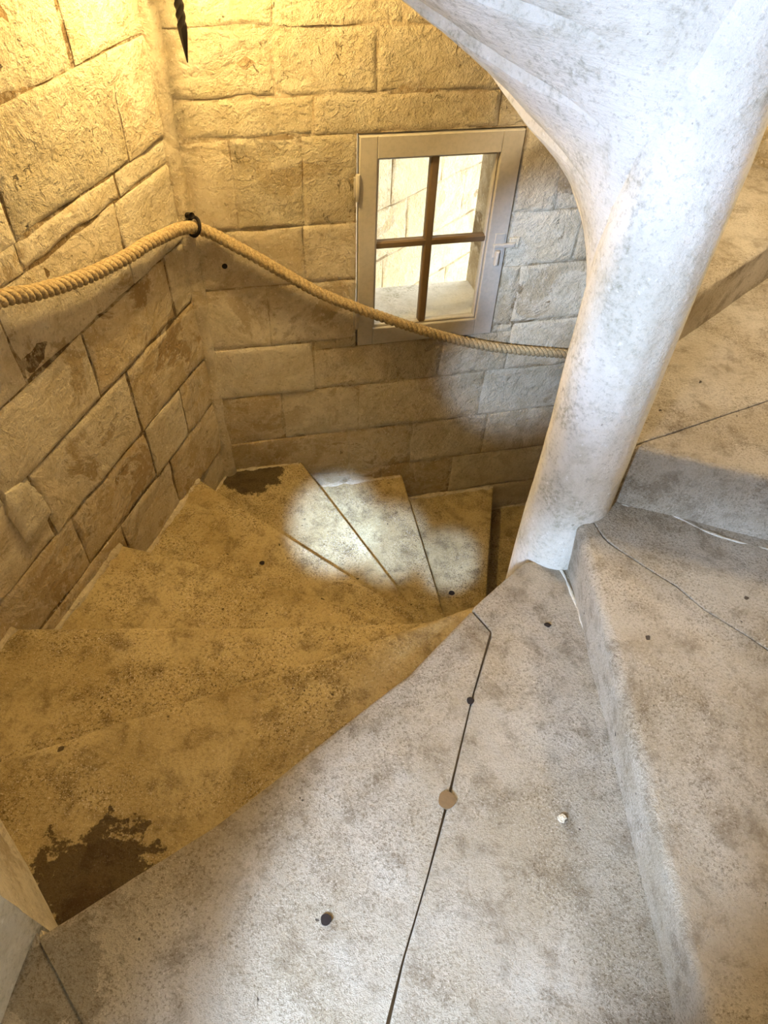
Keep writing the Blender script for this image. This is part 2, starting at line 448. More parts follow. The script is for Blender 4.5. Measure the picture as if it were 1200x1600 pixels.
# the walls behind the newel and behind the viewer
for nm, a, b, lab in (('wall_far_right', K1, KR, 'limewashed tower wall behind the newel'), ('wall_right', KR, KB, 'limewashed tower wall right of the upper steps'), ('wall_near', KB, K3, 'limewashed tower wall beside the viewer')):
    o = wall_panel(nm, a, b, [(-0.02, np.linalg.norm(b - a) + 0.02, Z_LOW, Z_TOP)], M['stone'], recess=0.0, amp=0.006)
    tag(o, lab, kind='structure')

# wall with the splayed opening (bottom left corner of the view)
DU0, DU1, DZ1 = 0.868, 1.60, 2.05
LD = np.linalg.norm(K3 - K2)
wd = wall_panel('wall_front', K2, K3, [(-0.02, DU0, Z_LOW, Z_TOP), (DU1, LD + 0.02, Z_LOW, Z_TOP), (DU0, DU1, Z_LOW, -0.02), (DU0, DU1, DZ1, Z_TOP)], M['stone_pale'], recess=0.0, amp=0.004, thick=0.10)
tag(wd, 'limewashed wall with the splayed opening at the near landing', kind='structure')
td, nd, _ = wall_frame(K2, K3)
def reveal(name, p, q, z0, z1, mat, lab, th=0.12, side=1):
    """vertical reveal slab from plan point p to q"""
    p, q = np.array(p), np.array(q); e = (q - p); L = np.linalg.norm(e); e /= L
    w = np.array([-e[1], e[0]]) * side * th
    nx, nz = 14, 40; V, F = [], []
    for i in range(nx + 1):
        for j in range(nz + 1):
            g = p + e * L * i / nx; z = z0 + (z1 - z0) * j / nz
            dd = 0.004 * fbm(np.array([[g[0], g[1], z]]), 8, 3)[0]
            V.append((g[0] - dd * w[0] / th, g[1] - dd * w[1] / th, z))
    F = [(i * (nz + 1) + j, (i + 1) * (nz + 1) + j, (i + 1) * (nz + 1) + j + 1, i * (nz + 1) + j + 1) for i in range(nx) for j in range(nz)]
    b0 = len(V)
    for (g, z) in ((p, z0), (q, z0), (q, z1), (p, z1)):
        V.append((g[0] + w[0], g[1] + w[1], z))
    c = [0, nx * (nz + 1), nx * (nz + 1) + nz, nz]
    F += [(b0, b0 + 1, b0 + 2, b0 + 3)]
    F += [(c[k], c[(k + 1) % 4], b0 + (k + 1) % 4, b0 + k) for k in range(4)]
    o = mesh_obj(name, V, F, mat); tag(o, lab, kind='structure'); return o
J0 = K2 + td * DU0; J1 = K2 + td * DU1
reveal('trim_1', J0 - nd * 0.0, J0 + np.array([-0.06, -0.62]), -0.25, DZ1, M['lime'], 'grey limewashed splayed jamb at the near landing', side=-1)
reveal('trim_2', J1, J1 + np.array([-0.28, -0.40]), -0.25, DZ1, M['lime'], 'limewashed jamb behind the viewer', side=1)
tp = lambda p, z: (p[0], p[1], z)
def slab(name, pts, z0, z1, mat, lab=None, parent=None, kind=None):
    V = [tp(p, z0) for p in pts] + [tp(p, z1) for p in pts]; n = len(pts)
    F = [tuple(range(n))[::-1], tuple(range(n, 2 * n))] + [(k, (k + 1) % n, n + (k + 1) % n, n + k) for k in range(n)]
    o = mesh_obj(name, V, F, mat, parent, smooth=False)
    if lab: tag(o, lab, kind=kind)
    return o
O0 = J0 + np.array([-0.06, -0.62]); O1 = J1 + np.array([-0.28, -0.40])
slab('trim_3', [J0 - nd * .005, J1 - nd * .005, O1, O0], DZ1, DZ1 + 0.12, M['lime'], 'lintel over the near opening', kind='structure')
slab('floor', [J0 - nd * .012, J1 - nd * .012, O1 - nd * .4, O0 - nd * .4], -0.2, -0.004, M['tread'], 'stone threshold of the near opening', kind='structure')

# ------------------------------------------------------------------ steps
AZ = {-8: (385.0, 0.04), -7: (366.3, 0.042), -6: (346.4, 0.070), -5: (325.6, 0.058), -4: (304.4, 0.010), -3: (285.2, 0.045), -2: (265.2, 0.008),
      -1: (245.6, 0.0), 0: (225.8, 0.038), 1: (177.0, 0.0), 2: (106.0, 0.015), 3: (44.0, 0.06), 4: (24.0, 0.05), 5: (4.0, 0.05), 6: (-16.0, 0.05), -9: (405.0, 0.05), -10: (425.0, 0.05)}
def edge_line(az, off, r0=0.085):
    a = math.radians(az); v = np.array([math.sin(a), math.cos(a)]); n = np.array([math.cos(a), -math.sin(a)])
    base = C - off * n
    p0 = base + v * math.sqrt(max(r0 * r0 - off * off, 0.0004)); p1 = base + v * 1.9
    k = hex_hit(p0, p1, 0.012)
    return np.array([p0, p0 + (p1 - p0) * k])
def resample(poly, n):
    poly = np.asarray(poly, float); seg = np.linalg.norm(np.diff(poly, axis=0), axis=1); s = np.concatenate([[0], np.cumsum(seg)]) / seg.sum()
    t = np.linspace(0, 1, n)
    return np.stack([np.interp(t, s, poly[:, 0]), np.interp(t, s, poly[:, 1])], 1)

def tread_slab(name, poly_n, poly_b, ztop, height, mat, parent=None, nose=0.012, wear=0.004, inset=0.0, nu=70, nv=36, amp=1.0, round_back=False, extend=True, curve=0.0):
    A = resample(poly_n, nu); B = resample(poly_b, nu)
    if curve:
        d = poly_n[-1] - poly_n[0]; w = np.array([d[1], -d[0]]) / np.linalg.norm(d)
        s = np.linspace(0, 1, nu); A = A + (curve * np.sin(np.pi * s))[:, None] * w
    tt = np.linspace(0, 1, nv) ** 1.7
    if round_back: tt = sstep(np.linspace(0, 1, nv), -0.0, 1.0)
    P = A[:, None, :] * (1 - tt)[None, :, None] + B[:, None, :] * tt[None, :, None]
    if extend:
        for j in range(nv):
            k = hex_hit(P[0, j], P[-1, j], 0.012)
            P[:, j] = P[0, j] + (P[:, j] - P[0, j]) * k
    d_n = np.linalg.norm(P - P[:, :1], axis=2); d_b = np.linalg.norm(P - P[:, -1:], axis=2)
    P3 = np.dstack([P, np.full(P.shape[:2], ztop)])
    rho = np.linalg.norm(P - C, axis=2)
    Rn = nose * (1 + 0.35 * fbm(P3, 5, 2))
    q = np.clip(Rn - d_n, 0, None); dz = -(Rn - np.sqrt(np.clip(Rn ** 2 - q ** 2, 0, None)))
    if round_back:
        q = np.clip(0.006 - d_b, 0, None); dz += -(0.006 - np.sqrt(np.clip(0.006 ** 2 - q ** 2, 0, None)))
    dz += -wear * np.exp(-((rho - 0.85) / 0.4) ** 2) * (0.4 + 0.6 * np.exp(-(d_n / 0.12) ** 2))
    dz += amp * (0.0022 * fbm(P3, 5, 3) + 0.0012 * fbm(P3, 24, 3))
    P3[..., 2] += dz
    V = [tuple(x) for x in P3.reshape(-1, 3)]
    idx = lambda i, j: i * nv + j
    F = [(idx(i, j), idx(i, j + 1), idx(i + 1, j + 1), idx(i + 1, j)) for i in range(nu - 1) for j in range(nv - 1)]
    loop = [idx(i, 0) for i in range(nu - 1)] + [idx(nu - 1, j) for j in range(nv - 1)] + [idx(i, nv - 1) for i in range(nu - 1, 0, -1)] + [idx(0, j) for j in range(nv - 1, 0, -1)]
    m = len(loop); prev = loop
    fr = (0.06, 0.3, 0.6, 1.0)
    for f in fr:
        b0 = len(V)
        for k in loop:
            x, y, z = V[k]; i, j = divmod(k, nv)
            if j == 0:
                e = (P[i, 1] - P[i, 0]); L = np.linalg.norm(e); e = e / max(L, 1e-6)
                w = min(inset, 0.45 * d_n[i, -1]) * f + 0.0035 * fbm(np.array([[x, y, z - f * height]]), 9, 3)[0] * (f > 0.05)
                x += e[0] * w; y += e[1] * w
            V.append((x, y, ztop - f * height if f > 0.1 else z - f * height))
        F += [(prev[k], prev[(k + 1) % m], b0 + (k + 1) % m, b0 + k) for k in range(m)]
        prev = [b0 + k for k in range(m)]
    F.append(tuple(prev))
    return mesh_obj(name, V, F, mat, parent, sharp=50)

E_ = {k: edge_line(*v) for k, v in AZ.items()}
STEP_LABEL = {
    -1: 'worn sandy stone step just below the near landing, dark stain at its wall end',
    -2: 'worn sandy stone step, second below the near landing',
    -3: 'worn sandy stone step, third below the landing, meeting the left wall',
    -4: 'stone winder step running into the corner below the rope ring',
    -5: 'stone winder step with the brightest daylight patch, dark dirt in its corner',
    -6: 'narrow stone winder step below the window, second with a daylight patch',
    -7: 'stone winder step with a faint daylight patch, last before the dark',
    -8: 'shadowed stone step disappearing behind the newel',
}
LOW = []
for k in (-1, -2, -3, -4, -5, -6, -7, -8, -9):
    worn = k >= -3
    o = tread_slab('stone_step', E_[k], E_[k + 1], k * RISE, 0.205, M['tread_low'], None,
                   nose=0.030 if worn else 0.009, wear=0.014 if worn else 0.004, amp=1.5 if worn else 1.0,
                   curve={-1: 0.0, -2: 0.0, -3: 0.03}.get(k, 0.0))
    tag(o, STEP_LABEL.get(k, 'stone step out of sight behind the newel'), 'step', 'winder steps of the spiral stair'); LOW.append((o, k))

def spline(pts, n):
    pts = np.array(pts, float); s = np.concatenate([[0], np.cumsum(np.linalg.norm(np.diff(pts, axis=0), axis=1))]); out = []
    P = np.vstack([2 * pts[0] - pts[1], pts, 2 * pts[-1] - pts[-2]])
    for t in np.linspace(0, s[-1], n):
        i = min(np.searchsorted(s, t, side='right') - 1, len(pts) - 2); f = (t - s[i]) / (s[i + 1] - s[i])
        p0, p1, p2, p3 = P[i], P[i + 1], P[i + 2], P[i + 3]
        out.append(0.5 * ((2 * p1) + (-p0 + p2) * f + (2 * p0 - 5 * p1 + 4 * p2 - p3) * f * f + (-p0 + 3 * p1 - 3 * p2 + p3) * f ** 3))
    return np.array(out)
def px(x, y, z):
    """plan point seen at a pixel of the photograph on the level z"""
    v = CM @ np.array([x - 600, -(y - 800), -FPX]); v = v * (z - EYE) / v[2]
    return v[:2]
# landing step of two slabs
land = empty('landing_step', (0.1, 0.6, 0.0))
tag(land, 'pale daylit landing step of two slabs with a long open joint', 'step')
jt = [px(735, 955, 0), px(768, 988, 0), px(738, 1090, 0), px(700, 1250, 0), px(668, 1370, 0), px(630, 1500, 0), px(606, 1600, 0)]
ext = jt[-1] + (jt[-1] - jt[0]) / np.linalg.norm(jt[-1] - jt[0]) * 0.9
ext = jt[-1] + (ext - jt[-1]) * hex_hit(jt[-1], ext, 0.012)
jn = np.array(jt + [ext])
def shift(poly, d):
    poly = np.array(poly); out = []
    jr = random.Random(len(poly))
    for i in range(len(poly)):
        e = poly[min(i + 1, len(poly) - 1)] - poly[max(i - 1, 0)]; e /= np.linalg.norm(e)
        out.append(poly[i] + d * jr.uniform(0.35, 1.1) * np.array([-e[1], e[0]]))
    return np.array(out)
nz_in = E_[0][0]; nose_pts = [nz_in] + [px(*p, 0) for p in ((820, 878), (735, 953), (640, 1050), (520, 1142), (330, 1292), (92, 1441))]
nose_out = nose_pts[-1] + (nose_pts[-1] - nose_pts[-2]) * 0.5
nose_out = nose_pts[-2] + (nose_out - nose_pts[-2]) * hex_hit(nose_pts[-2], nose_out, 0.012)
nose_poly = np.array(nose_pts[:-1] + [nose_out])
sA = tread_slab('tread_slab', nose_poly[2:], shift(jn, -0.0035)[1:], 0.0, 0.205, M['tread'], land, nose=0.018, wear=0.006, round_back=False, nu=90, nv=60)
foot1 = edge_line(174.6, 0.0)
lb = np.array([nose_poly[0], nose_poly[1], nose_poly[2] + np.array([.004, .004])] + list(shift(jn, 0.0035)[1:]))
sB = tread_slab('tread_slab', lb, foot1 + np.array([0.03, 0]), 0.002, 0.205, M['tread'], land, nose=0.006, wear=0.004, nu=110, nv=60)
bed = slab('joint_bed', [nose_poly[2] + np.array([.03, .0]), px(640, 1100, 0), px(560, 1600, 0), px(680, 1600, 0), px(790, 1000, 0)], -0.2, -0.012, M['bed'], parent=land)

def fillet(name, pts, r, mat, parent, lab=None, n=60):
    """uneven bead of lime mortar pressed into a corner"""
    path = spline(pts, n); seg = 8; V, F = [], []
    T = np.gradient(path, axis=0); T /= np.linalg.norm(T, axis=1)[:, None]
    for i in range(n):
        N = np.cross(T[i], [0, 0, 1.0]); N /= np.linalg.norm(N)
        rr = r * (0.55 + 1.1 * abs(vnoise(path[i:i + 1] * 22)[0]) + 0.35 * vnoise(path[i:i + 1] * 70)[0])
        for k in range(seg):
            a = 2 * math.pi * k / seg; p = path[i] + rr * (math.cos(a) * N + 0.7 * math.sin(a) * np.array([0, 0, 1.0])); V.append(tuple(p))
    for i in range(n - 1):
        for k in range(seg): F.append((i * seg + k, (i + 1) * seg + k, (i + 1) * seg + (k + 1) % seg, i * seg + (k + 1) % seg))
    F += [tuple(range(seg))[::-1], tuple((n - 1) * seg + k for k in range(seg))]
    o = mesh_obj(name, V, F, mat, parent)
    if lab: o['label'] = lab
    return o
def lift(pts, z): return [np.array([*px(x, y, z), z]) for x, y in pts]
def disc(name, p, r, z, h, mat, parent, seg=20):
    V, F = [], []
    ring = [(r * (1 + 0.08 * math.sin(3 * a + r * 99)) * math.cos(a), r * math.sin(a)) for a in np.linspace(0, 2 * math.pi, seg, endpoint=False)]
    for (x, y) in ring: V.append((p[0] + x, p[1] + y, z - 0.03))
    for (x, y) in ring: V.append((p[0] + x, p[1] + y, z + h))
    V.append((p[0], p[1], z + h + 0.001))
    for k in range(seg):
        F.append((k, (k + 1) % seg, seg + (k + 1) % seg, seg + k)); F.append((seg + k, seg + (k + 1) % seg, 2 * seg))
    return mesh_obj(name, V, F, mat, parent)
tag(disc('mortar_plug', px(698, 1250, 0), 0.019, 0.0, 0.002, M['plug'], land), 'round brown mortar plug in the joint')
tag(disc('drill_hole', px(509, 1437, 0), 0.0105, 0.0, 0.0015, M['hole'], land), 'small dark drilled hole')
tag(disc('drill_hole', px(735, 1095, 0), 0.009, 0.0, 0.0015, M['hole'], land), 'dark chip hole in the joint')

fillet('mortar_fillet', lift([(874, 886), (884, 905), (900, 945), (916, 995), (930, 1060)], 0.001), 0.0045, M['lime'], land, 'white lime mortar bead')
# upper steps, two slabs each
def two_slab_step(name, label, k, nose_edge, back_edge, joint_az, height=0.205, inset=0.02, joint=None):
    root = empty(name, (C[0], C[1], k * RISE))
    tag(root, label, 'step')
    J = np.array(joint) if joint is not None else edge_line(*joint_az, r0=0.09)
    a = tread_slab('tread_slab', nose_edge, shift(J, -0.002), k * RISE, height, M['tread'], root, nose=0.020, wear=0.006, inset=inset, nu=80, nv=46)
    b = tread_slab('tread_slab', shift(J, 0.002), back_edge, k * RISE + 0.001, height, M['tread'], root, nose=0.004, wear=0.003, nu=80, nv=46)
    return root
s1p = [px(x, y, RISE) for x, y in ((925, 812), (946, 845), (992, 876), (1058, 917), (1100, 952), (1179, 1000), (1200, 1015))]
s1e = s1p[-1] + (s1p[-1] - s1p[2]) * 3
s1j = s1p + [s1p[-1] + (s1e - s1p[-1]) * hex_hit(s1p[-1], s1e, 0.012)]
st1 = two_slab_step('stone_step', 'broad stone step right of the newel foot with a bright daylit riser', 1, E_[1], edge_line(97.0, 0.0), (128.0, -0.02), joint=s1j)
fillet('mortar_fillet', lift([(893, 822), (915, 806), (945, 797), (962, 788), (985, 792), (1030, 797), (1065, 812), (1100, 829), (1150, 846), (1205, 860)], RISE - 0.001), 0.0042, M['lime'], st1, 'white lime mortar bead')
two_slab_step('stone_step', 'stone step behind the newel foot with a pale scratched riser and slanting joint', 2, E_[2], edge_line(36.0, 0.03), (62.0, -0.06), inset=0.0)
o = tread_slab('stone_step', E_[3], E_[4], 3 * RISE, 0.205, M['tread'], None, nose=0.014, wear=0.005, inset=0.02)
tag(o, 'highest visible stone step, at the right edge behind the newel', 'step', 'upper winder steps')
o = tread_slab('stone_step', E_[4], edge_line(12.0, 0.05), 4 * RISE, 0.205, M['tread'], None, nose=0.012, inset=0.01, nu=40, nv=20)
tag(o, 'upper stone step almost hidden behind the newel', 'step', 'upper winder steps')

# ------------------------------------------------------------------ newel
newel = empty('newel_pillar', (C[0], C[1], -2.6))
tag(newel, 'round limewashed stone newel rising at the centre of the spiral stair', 'pillar')
zj = [-2.6, -2.1, -1.6, -1.1, -0.6, -0.2, 0.34, 0.80, 1.18, 1.7, 2.2, 2.9]
for i in range(len(zj) - 1):
    z0, z1 = zj[i], zj[i + 1]; seg = 72
    zs_ = np.array([z0 - 0.0008, z0 + 0.003, z0 + 0.009] + list(np.linspace(z0 + 0.03, z1 - 0.03, 14)) + [z1 - 0.009, z1 - 0.003, z1 + 0.0008])
    e = np.clip(np.minimum(zs_ - z0, z1 - zs_), 0, 1); th = np.linspace(0, 2 * np.pi, seg, endpoint=False)
    TH, ZZ = np.meshgrid(th, zs_, indexing='ij'); EE = np.broadcast_to(e, TH.shape)
    base = np.dstack([np.cos(TH), np.sin(TH), ZZ])
    r = RN + 0.0022 * fbm(base * [RN * 10, RN * 10, 1], 3.0, 3) + 0.0008 * fbm(base, 14, 2) - 0.0010 * (1 - sstep(EE, 0, 0.007)) * (0.6 + 0.6 * vnoise(base * 6))
    X = np.dstack([C[0] + r * np.cos(TH), C[1] + r * np.sin(TH), ZZ]); nz = len(zs_)
    V = [tuple(x) for x in X.reshape(-1, 3)]
    F = [(i2 * nz + j, ((i2 + 1) % seg) * nz + j, ((i2 + 1) % seg) * nz + j + 1, i2 * nz + j + 1) for i2 in range(seg) for j in range(nz - 1)]
    F += [tuple(i2 * nz for i2 in range(seg))[::-1], tuple(i2 * nz + nz - 1 for i2 in range(seg))]
    mesh_obj('newel_drum', V, F, M['lime'], newel, sharp=60)

# ------------------------------------------------------------------ soffit of the flight above
def zsoff(th, rho):
    z = EYE - 0.575 - 0.0055 * (th - 300) - 0.2468 * np.exp(-(rho - RN) / 0.0538) + 0.4149 * rho
    return z - 0.006 * np.clip(th - 352, 0, None)
ceil = empty('ceiling', (C[0], C[1], 1.2))
tag(ceil, 'pale limewashed winding underside of the flight above', kind='structure')
def soffit_slab(t1, t0, mat):
    """one slab of the winding soffit; its joints run tangent to the newel"""
    nu, nv = 64, 18
    fr = np.array([0, 0.012, 0.04] + list(np.linspace(0.09, 0.91, nv - 6)) + [0.96, 0.988, 1.0])
    G = np.zeros((nu, nv, 3))
    w = np.linspace(0, 1, nu) ** 1.8
    for j in range(nv):
        T = t0 + (t1 - t0) * fr[j]
        rr = RN - 0.006 + (1.75 - RN + 0.006) * w
        th = T - np.degrees(np.arcsin(np.clip(0.1 / rr, 0, 0.985)))
        a = np.radians(th); P = C + rr[:, None] * np.stack([np.sin(a), np.cos(a)], 1)
        # stop at the walls
        for i in range(nu):
            k = hex_hit(C, P[i], 0.012)
            if k < 1: P[i] = C + (P[i] - C) * k
        rr = np.linalg.norm(P - C, axis=1)
        z = zsoff(th, rr)
        P3 = np.concatenate([P, z[:, None]], 1)
        ed = min(fr[j], 1 - fr[j]) * (t1 - t0) * math.pi / 180 * rr
        z = z + 0.004 * fbm(P3, 4, 3) + 0.0015 * fbm(P3, 20, 2) + 0.003 * (1 - sstep(ed, 0, 0.006)) + 0.022 * (fr[j] - 0.5) * sstep(rr, RN, 0.35)
        G[:, j] = np.concatenate([P, z[:, None]], 1)
    V = [tuple(x) for x in G.reshape(-1, 3)]
    idx = lambda i, j: i * nv + j
    F = [(idx(i, j), idx(i + 1, j), idx(i + 1, j + 1), idx(i, j + 1)) for i in range(nu - 1) for j in range(nv - 1)]
    loop = [idx(i, 0) for i in range(nu - 1)] + [idx(nu - 1, j) for j in range(nv - 1)] + [idx(i, nv - 1) for i in range(nu - 1, 0, -1)] + [idx(0, j) for j in range(nv - 1, 0, -1)]
    b0 = len(V); m = len(loop)
    for k in loop: V.append((V[k][0], V[k][1], V[k][2] + 0.12))
    F += [(loop[k], loop[(k + 1) % m], b0 + (k + 1) % m, b0 + k) for k in range(m)]
    F.append(tuple(b0 + k for k in range(m)))
    return mesh_obj('soffit_slab', V, F, mat, ceil, sharp=60)
t = 377.0
while t > 30:
    soffit_slab(t, t - 22.0, M['lime']); t -= 22.0
# closed box added unseen outside the opening, keeping sky light out
vp = [O0 + np.array([-0.02, 0.02]), O0 + np.array([-1.3, 0.1]), O0 + np.array([-1.6, -1.6]), O1 + np.array([0.1, -1.5]), O1 + np.array([0.1, -0.02])]
for q in range(4):
    a_, b_ = vp[q], vp[q + 1]; e_ = (b_ - a_) / np.linalg.norm(b_ - a_); w_ = np.array([e_[1], -e_[0]]) * -0.08
    slab('wall_light_blocker', [a_, b_, b_ + w_, a_ + w_], -0.25, 2.4, M['joint'], 'wall of the added light-blocking box outside the near opening', kind='structure')
slab('ceiling', vp, 2.4, 2.5, M['joint'], 'ceiling of the added light-blocking box outside the near opening', kind='structure')
slab('floor', vp, -0.3, -0.01, M['tread'], 'floor of the added light-blocking box outside the near opening', kind='structure')
slab('roof', HEX, Z_TOP - 0.05, Z_TOP + 0.1, M['mortar'], 'tower vault far above', kind='structure')
slab('floor', HEX, Z_LOW - 0.1, Z_LOW + 0.05, M['mortar'], 'stone floor at the foot of the well', kind='structure')

# ------------------------------------------------------------------ plaster in the corner, mortar along the wall foot
def corner_bead(name, P, n_in, z0, z1, r, mat, lab):
    V, F = [], []; nz, seg = 120, 12
    for i in range(nz + 1):
        z = z0 + (z1 - z0) * i / nz
        for k in range(seg):
            a = 2 * math.pi * k / seg; d = np.array([math.cos(a), math.sin(a)])
            g = P + d * r; rr = r * (1.0 + 0.30 * fbm(np.array([[g[0], g[1], z]]), 5, 3)[0] + 0.10 * fbm(np.array([[g[0], g[1], z]]), 26, 2)[0])
            V.append((P[0] + rr * d[0], P[1] + rr * d[1], z))
    F = [(i * seg + k, i * seg + (k + 1) % seg, (i + 1) * seg + (k + 1) % seg, (i + 1) * seg + k) for i in range(nz) for k in range(seg)]
    o = mesh_obj(name, V, F, mat); tag(o, lab, kind='structure'); return o
corner_bead('trim_5', K, None, -1.1, 2.1, 0.034, M['stone'], 'rounded plaster filling the corner below and above the rope ring')
for (o_, k) in LOW:
    e0, e1 = E_[k][1], E_[k + 1][1]; z = k * RISE
    for (wa, wb_) in ((K, K2), (K, K1)):
        t2, n2w, L2 = wall_frame(wa, wb_)
        u0, u1 = sorted((np.dot(e0 - wa, t2), np.dot(e1 - wa, t2)))
        d0, d1 = abs(np.dot(e0 - wa, n2w)), abs(np.dot(e1 - wa, n2w))
        if d0 > 0.05 and d1 > 0.05: continue
        u0, u1 = max(u0, 0.02), min(u1, L2)
        if d0 > 0.05 or d1 > 0.05:      # the step turns the corner
            if max(np.dot(e0 - wa, t2), np.dot(e1 - wa, t2)) > L2 - 0.02 or k == -1:
                u0, u1 = min(np.dot(e0 - wa, t2), np.dot(e1 - wa, t2)) if d0 > 0.05 and d1 > 0.05 else (np.dot(e0 - wa, t2) if d0 < 0.05 else np.dot(e1 - wa, t2)), L2 - 0.02
            else:
                u0 = 0.02
        if u1 - u0 < 0.06: continue
        fillet('mortar_fillet', [np.array([*(wa + t2 * u + n2w * 0.002), z - 0.002]) for u in np.linspace(u0 + 0.005, u1 - 0.012, 6)], 0.016, M['stone'], o_, 'rough mortar along the wall foot')

# ------------------------------------------------------------------ window
tb, nb, _ = wall_frame(K, K1)
def bp(u, z, off=0.0):
    p = K + tb * u + nb * off
    return np.array([p[0], p[1], z])
def wbox(name, u0, u1, z0, z1, o0, o1, mat, parent, bevel=0.003, taper=0.0):
    """box in the frame of the back wall, o = distance in front of the wall face; small chamfer on the inner face"""
    V = []
    for (o, c) in ((o0, 0), (o1 - bevel, 0), (o1, bevel)):
        for (u, z) in ((u0 + c, z0 + c), (u1 - c, z0 + c), (u1 - c, z1 - c), (u0 + c, z1 - c)):
            V.append(bp(u, z, o))
    F = [(0, 1, 2, 3), (8, 11, 10, 9)]
    for k in range(2):
        for i in range(4):
            a, b = 4 * k + i, 4 * k + (i + 1) % 4
            F.append((a, a + 4, b + 4, b))
    return mesh_obj(name, V, F, mat, parent, smooth=False)
win = empty('window_1', tuple(bp(0.975, WZ0)))
tag(win, 'small four-pane casement window with beige painted frame', kind='structure')
fu0, fu1, fz0, fz1 = 0.660, 1.292, -0.294, 0.589
gu0, gu1, gz0, gz1 = 0.728, 1.207, -0.212, 0.510
P_ = M['paint']
wbox('stile', fu0, gu0, fz0, fz1, -0.035, 0.008, P_, win)
wbox('stile', gu1, fu1, fz0, fz1, -0.035, 0.008, P_, win)
wbox('rail', gu0, gu1, gz1, fz1, -0.035, 0.008, P_, win)
wbox('rail', gu0, gu1, fz0, gz0, -0.035, 0.008, P_, win)
# stepped glazing rebate
for (a, b, c, d) in ((gu0, gu0 + 0.010, gz0, gz1), (gu1 - 0.010, gu1, gz0, gz1), (gu0, gu1, gz1 - 0.010, gz1), (gu0, gu1, gz0, gz0 + 0.010)):
    wbox('glazing_bead', a, b, c, d, -0.034, -0.006, P_, win, 0.004)
um, zm = 0.955, 0.165
wbox('muntin', um - 0.017, um + 0.017, gz0, gz1, -0.036, -0.006, M['bar'], win, 0.006)
wbox('muntin', gu0, gu1, zm - 0.015, zm + 0.015, -0.035, -0.007, M['bar'], win, 0.006)
for (a, b) in ((gu0 + .008, um - .012), (um + .012, gu1 - .008)):
    for (c, d) in ((gz0 + .008, zm - .01), (zm + .01, gz1 - .008)):
        wbox('pane', a, b, c, d, -0.024, -0.020, M['glass'], win, 0.0005)
def wcyl(name, u, z0, z1, off, r, mat, parent, seg=14):
    V, F = [], []
    for z in (z0, z0 + r * .3, z1 - r * .3, z1):
        rr = r * (0.75 if z in (z0, z1) else 1)
        for a in np.linspace(0, 2 * math.pi, seg, endpoint=False):
            p = bp(u + rr * math.cos(a), z, off + rr * math.sin(a)); V.append(p)
    for k in range(3):
        for i in range(seg): F.append((k * seg + i, k * seg + (i + 1) % seg, (k + 1) * seg + (i + 1) % seg, (k + 1) * seg + i))
    F += [tuple(range(seg))[::-1], tuple(range(3 * seg, 4 * seg))]
    return mesh_obj(name, V, F, mat, parent)
for z in (0.36, -0.20):
    h = wcyl('hinge', 0.654, z, z + 0.10, 0.012, 0.009, P_, win)
    wbox('hinge_leaf', 0.640, 0.662, z + 0.012, z + 0.088, -0.002, 0.006, P_, h, 0.001)
lt = wbox('latch', 1.235, 1.33, 0.128, 0.146, 0.008, 0.020, P_, win, 0.004)
wbox('latch_plate', 1.238, 1.282, 0.085, 0.190, 0.008, 0.012, P_, lt, 0.002)
wbox('latch_handle', 1.246, 1.262, 0.055, 0.12, 0.012, 0.034, P_, lt, 0.006)
wbox('catch_plate', 1.305, 1.350, 0.115, 0.165, 0.0, 0.010, M['stone_pale'], lt, 0.004)

# opening through the wall, stone sill and the sunlit masonry outside
def wprism(name, pts, z0f, z1f, mat, lab, kind='structure'):
    """prism over plan points given as (u, off); z functions of off"""
    n = len(pts); V = []
    for f in (z0f, z1f):
        for (u, o) in pts: V.append(bp(u, f(o), o))
    F = [tuple(range(n)), tuple(range(n, 2 * n))[::-1]] + [(k, n + k, n + (k + 1) % n, (k + 1) % n) for k in range(n)]
    o = mesh_obj(name, V, F, mat, smooth=False); tag(o, lab, kind=kind); return o
wprism('trim_4', [(WU0 - .1, -0.04), (WU1 + .1, -0.04), (WU1 + .1, -0.40), (WU0 - .1, -0.40)], lambda o: WZ0 - 0.12, lambda o: WZ0 + 0.075 + 0.08 * (o + 0.04), M['lime'], 'pale stone sill outside the small window')

# neighbouring wall outside, seen through the panes
pA = bp(0.35, 0, -0.62)[:2]; ad = math.radians(39.0)
pB = pA + np.array([math.sin(ad), math.cos(ad)]) * 2.3
def out_wall(name, a, b, z0, z1, lab, mats, courses, splits):
    t_ = (b - a) / np.linalg.norm(b - a); n_ = np.array([t_[1], -t_[0]])
    L = np.linalg.norm(b - a)
    core = slab(name, [a - n_ * .30, b - n_ * .30, b - n_ * 0.006, a - n_ * 0.006], z0, z1, M['mortar'], lab, kind='structure')
    for i in range(len(courses) - 1):
        us = [0] + splits[i] + [L]
        for j in range(len(us) - 1):
            stone_block_free(a, t_, n_, us[j], us[j + 1], courses[i + 1], courses[i], M[mats[(i + j) % len(mats)]], core, i * 7 + j)
def stone_block_free(a, t_, n_, u0, u1, z0, z1, mat, parent, seed):
    # reuse the block builder with a frame whose inside is n_
    global C
    keep = C; C = a + n_ * 3
    stone_block(a, a + t_, u0, u1, z0, z1, mat, parent, 0.0, 1.6, 0.004, seed, 0.04)
    C = keep
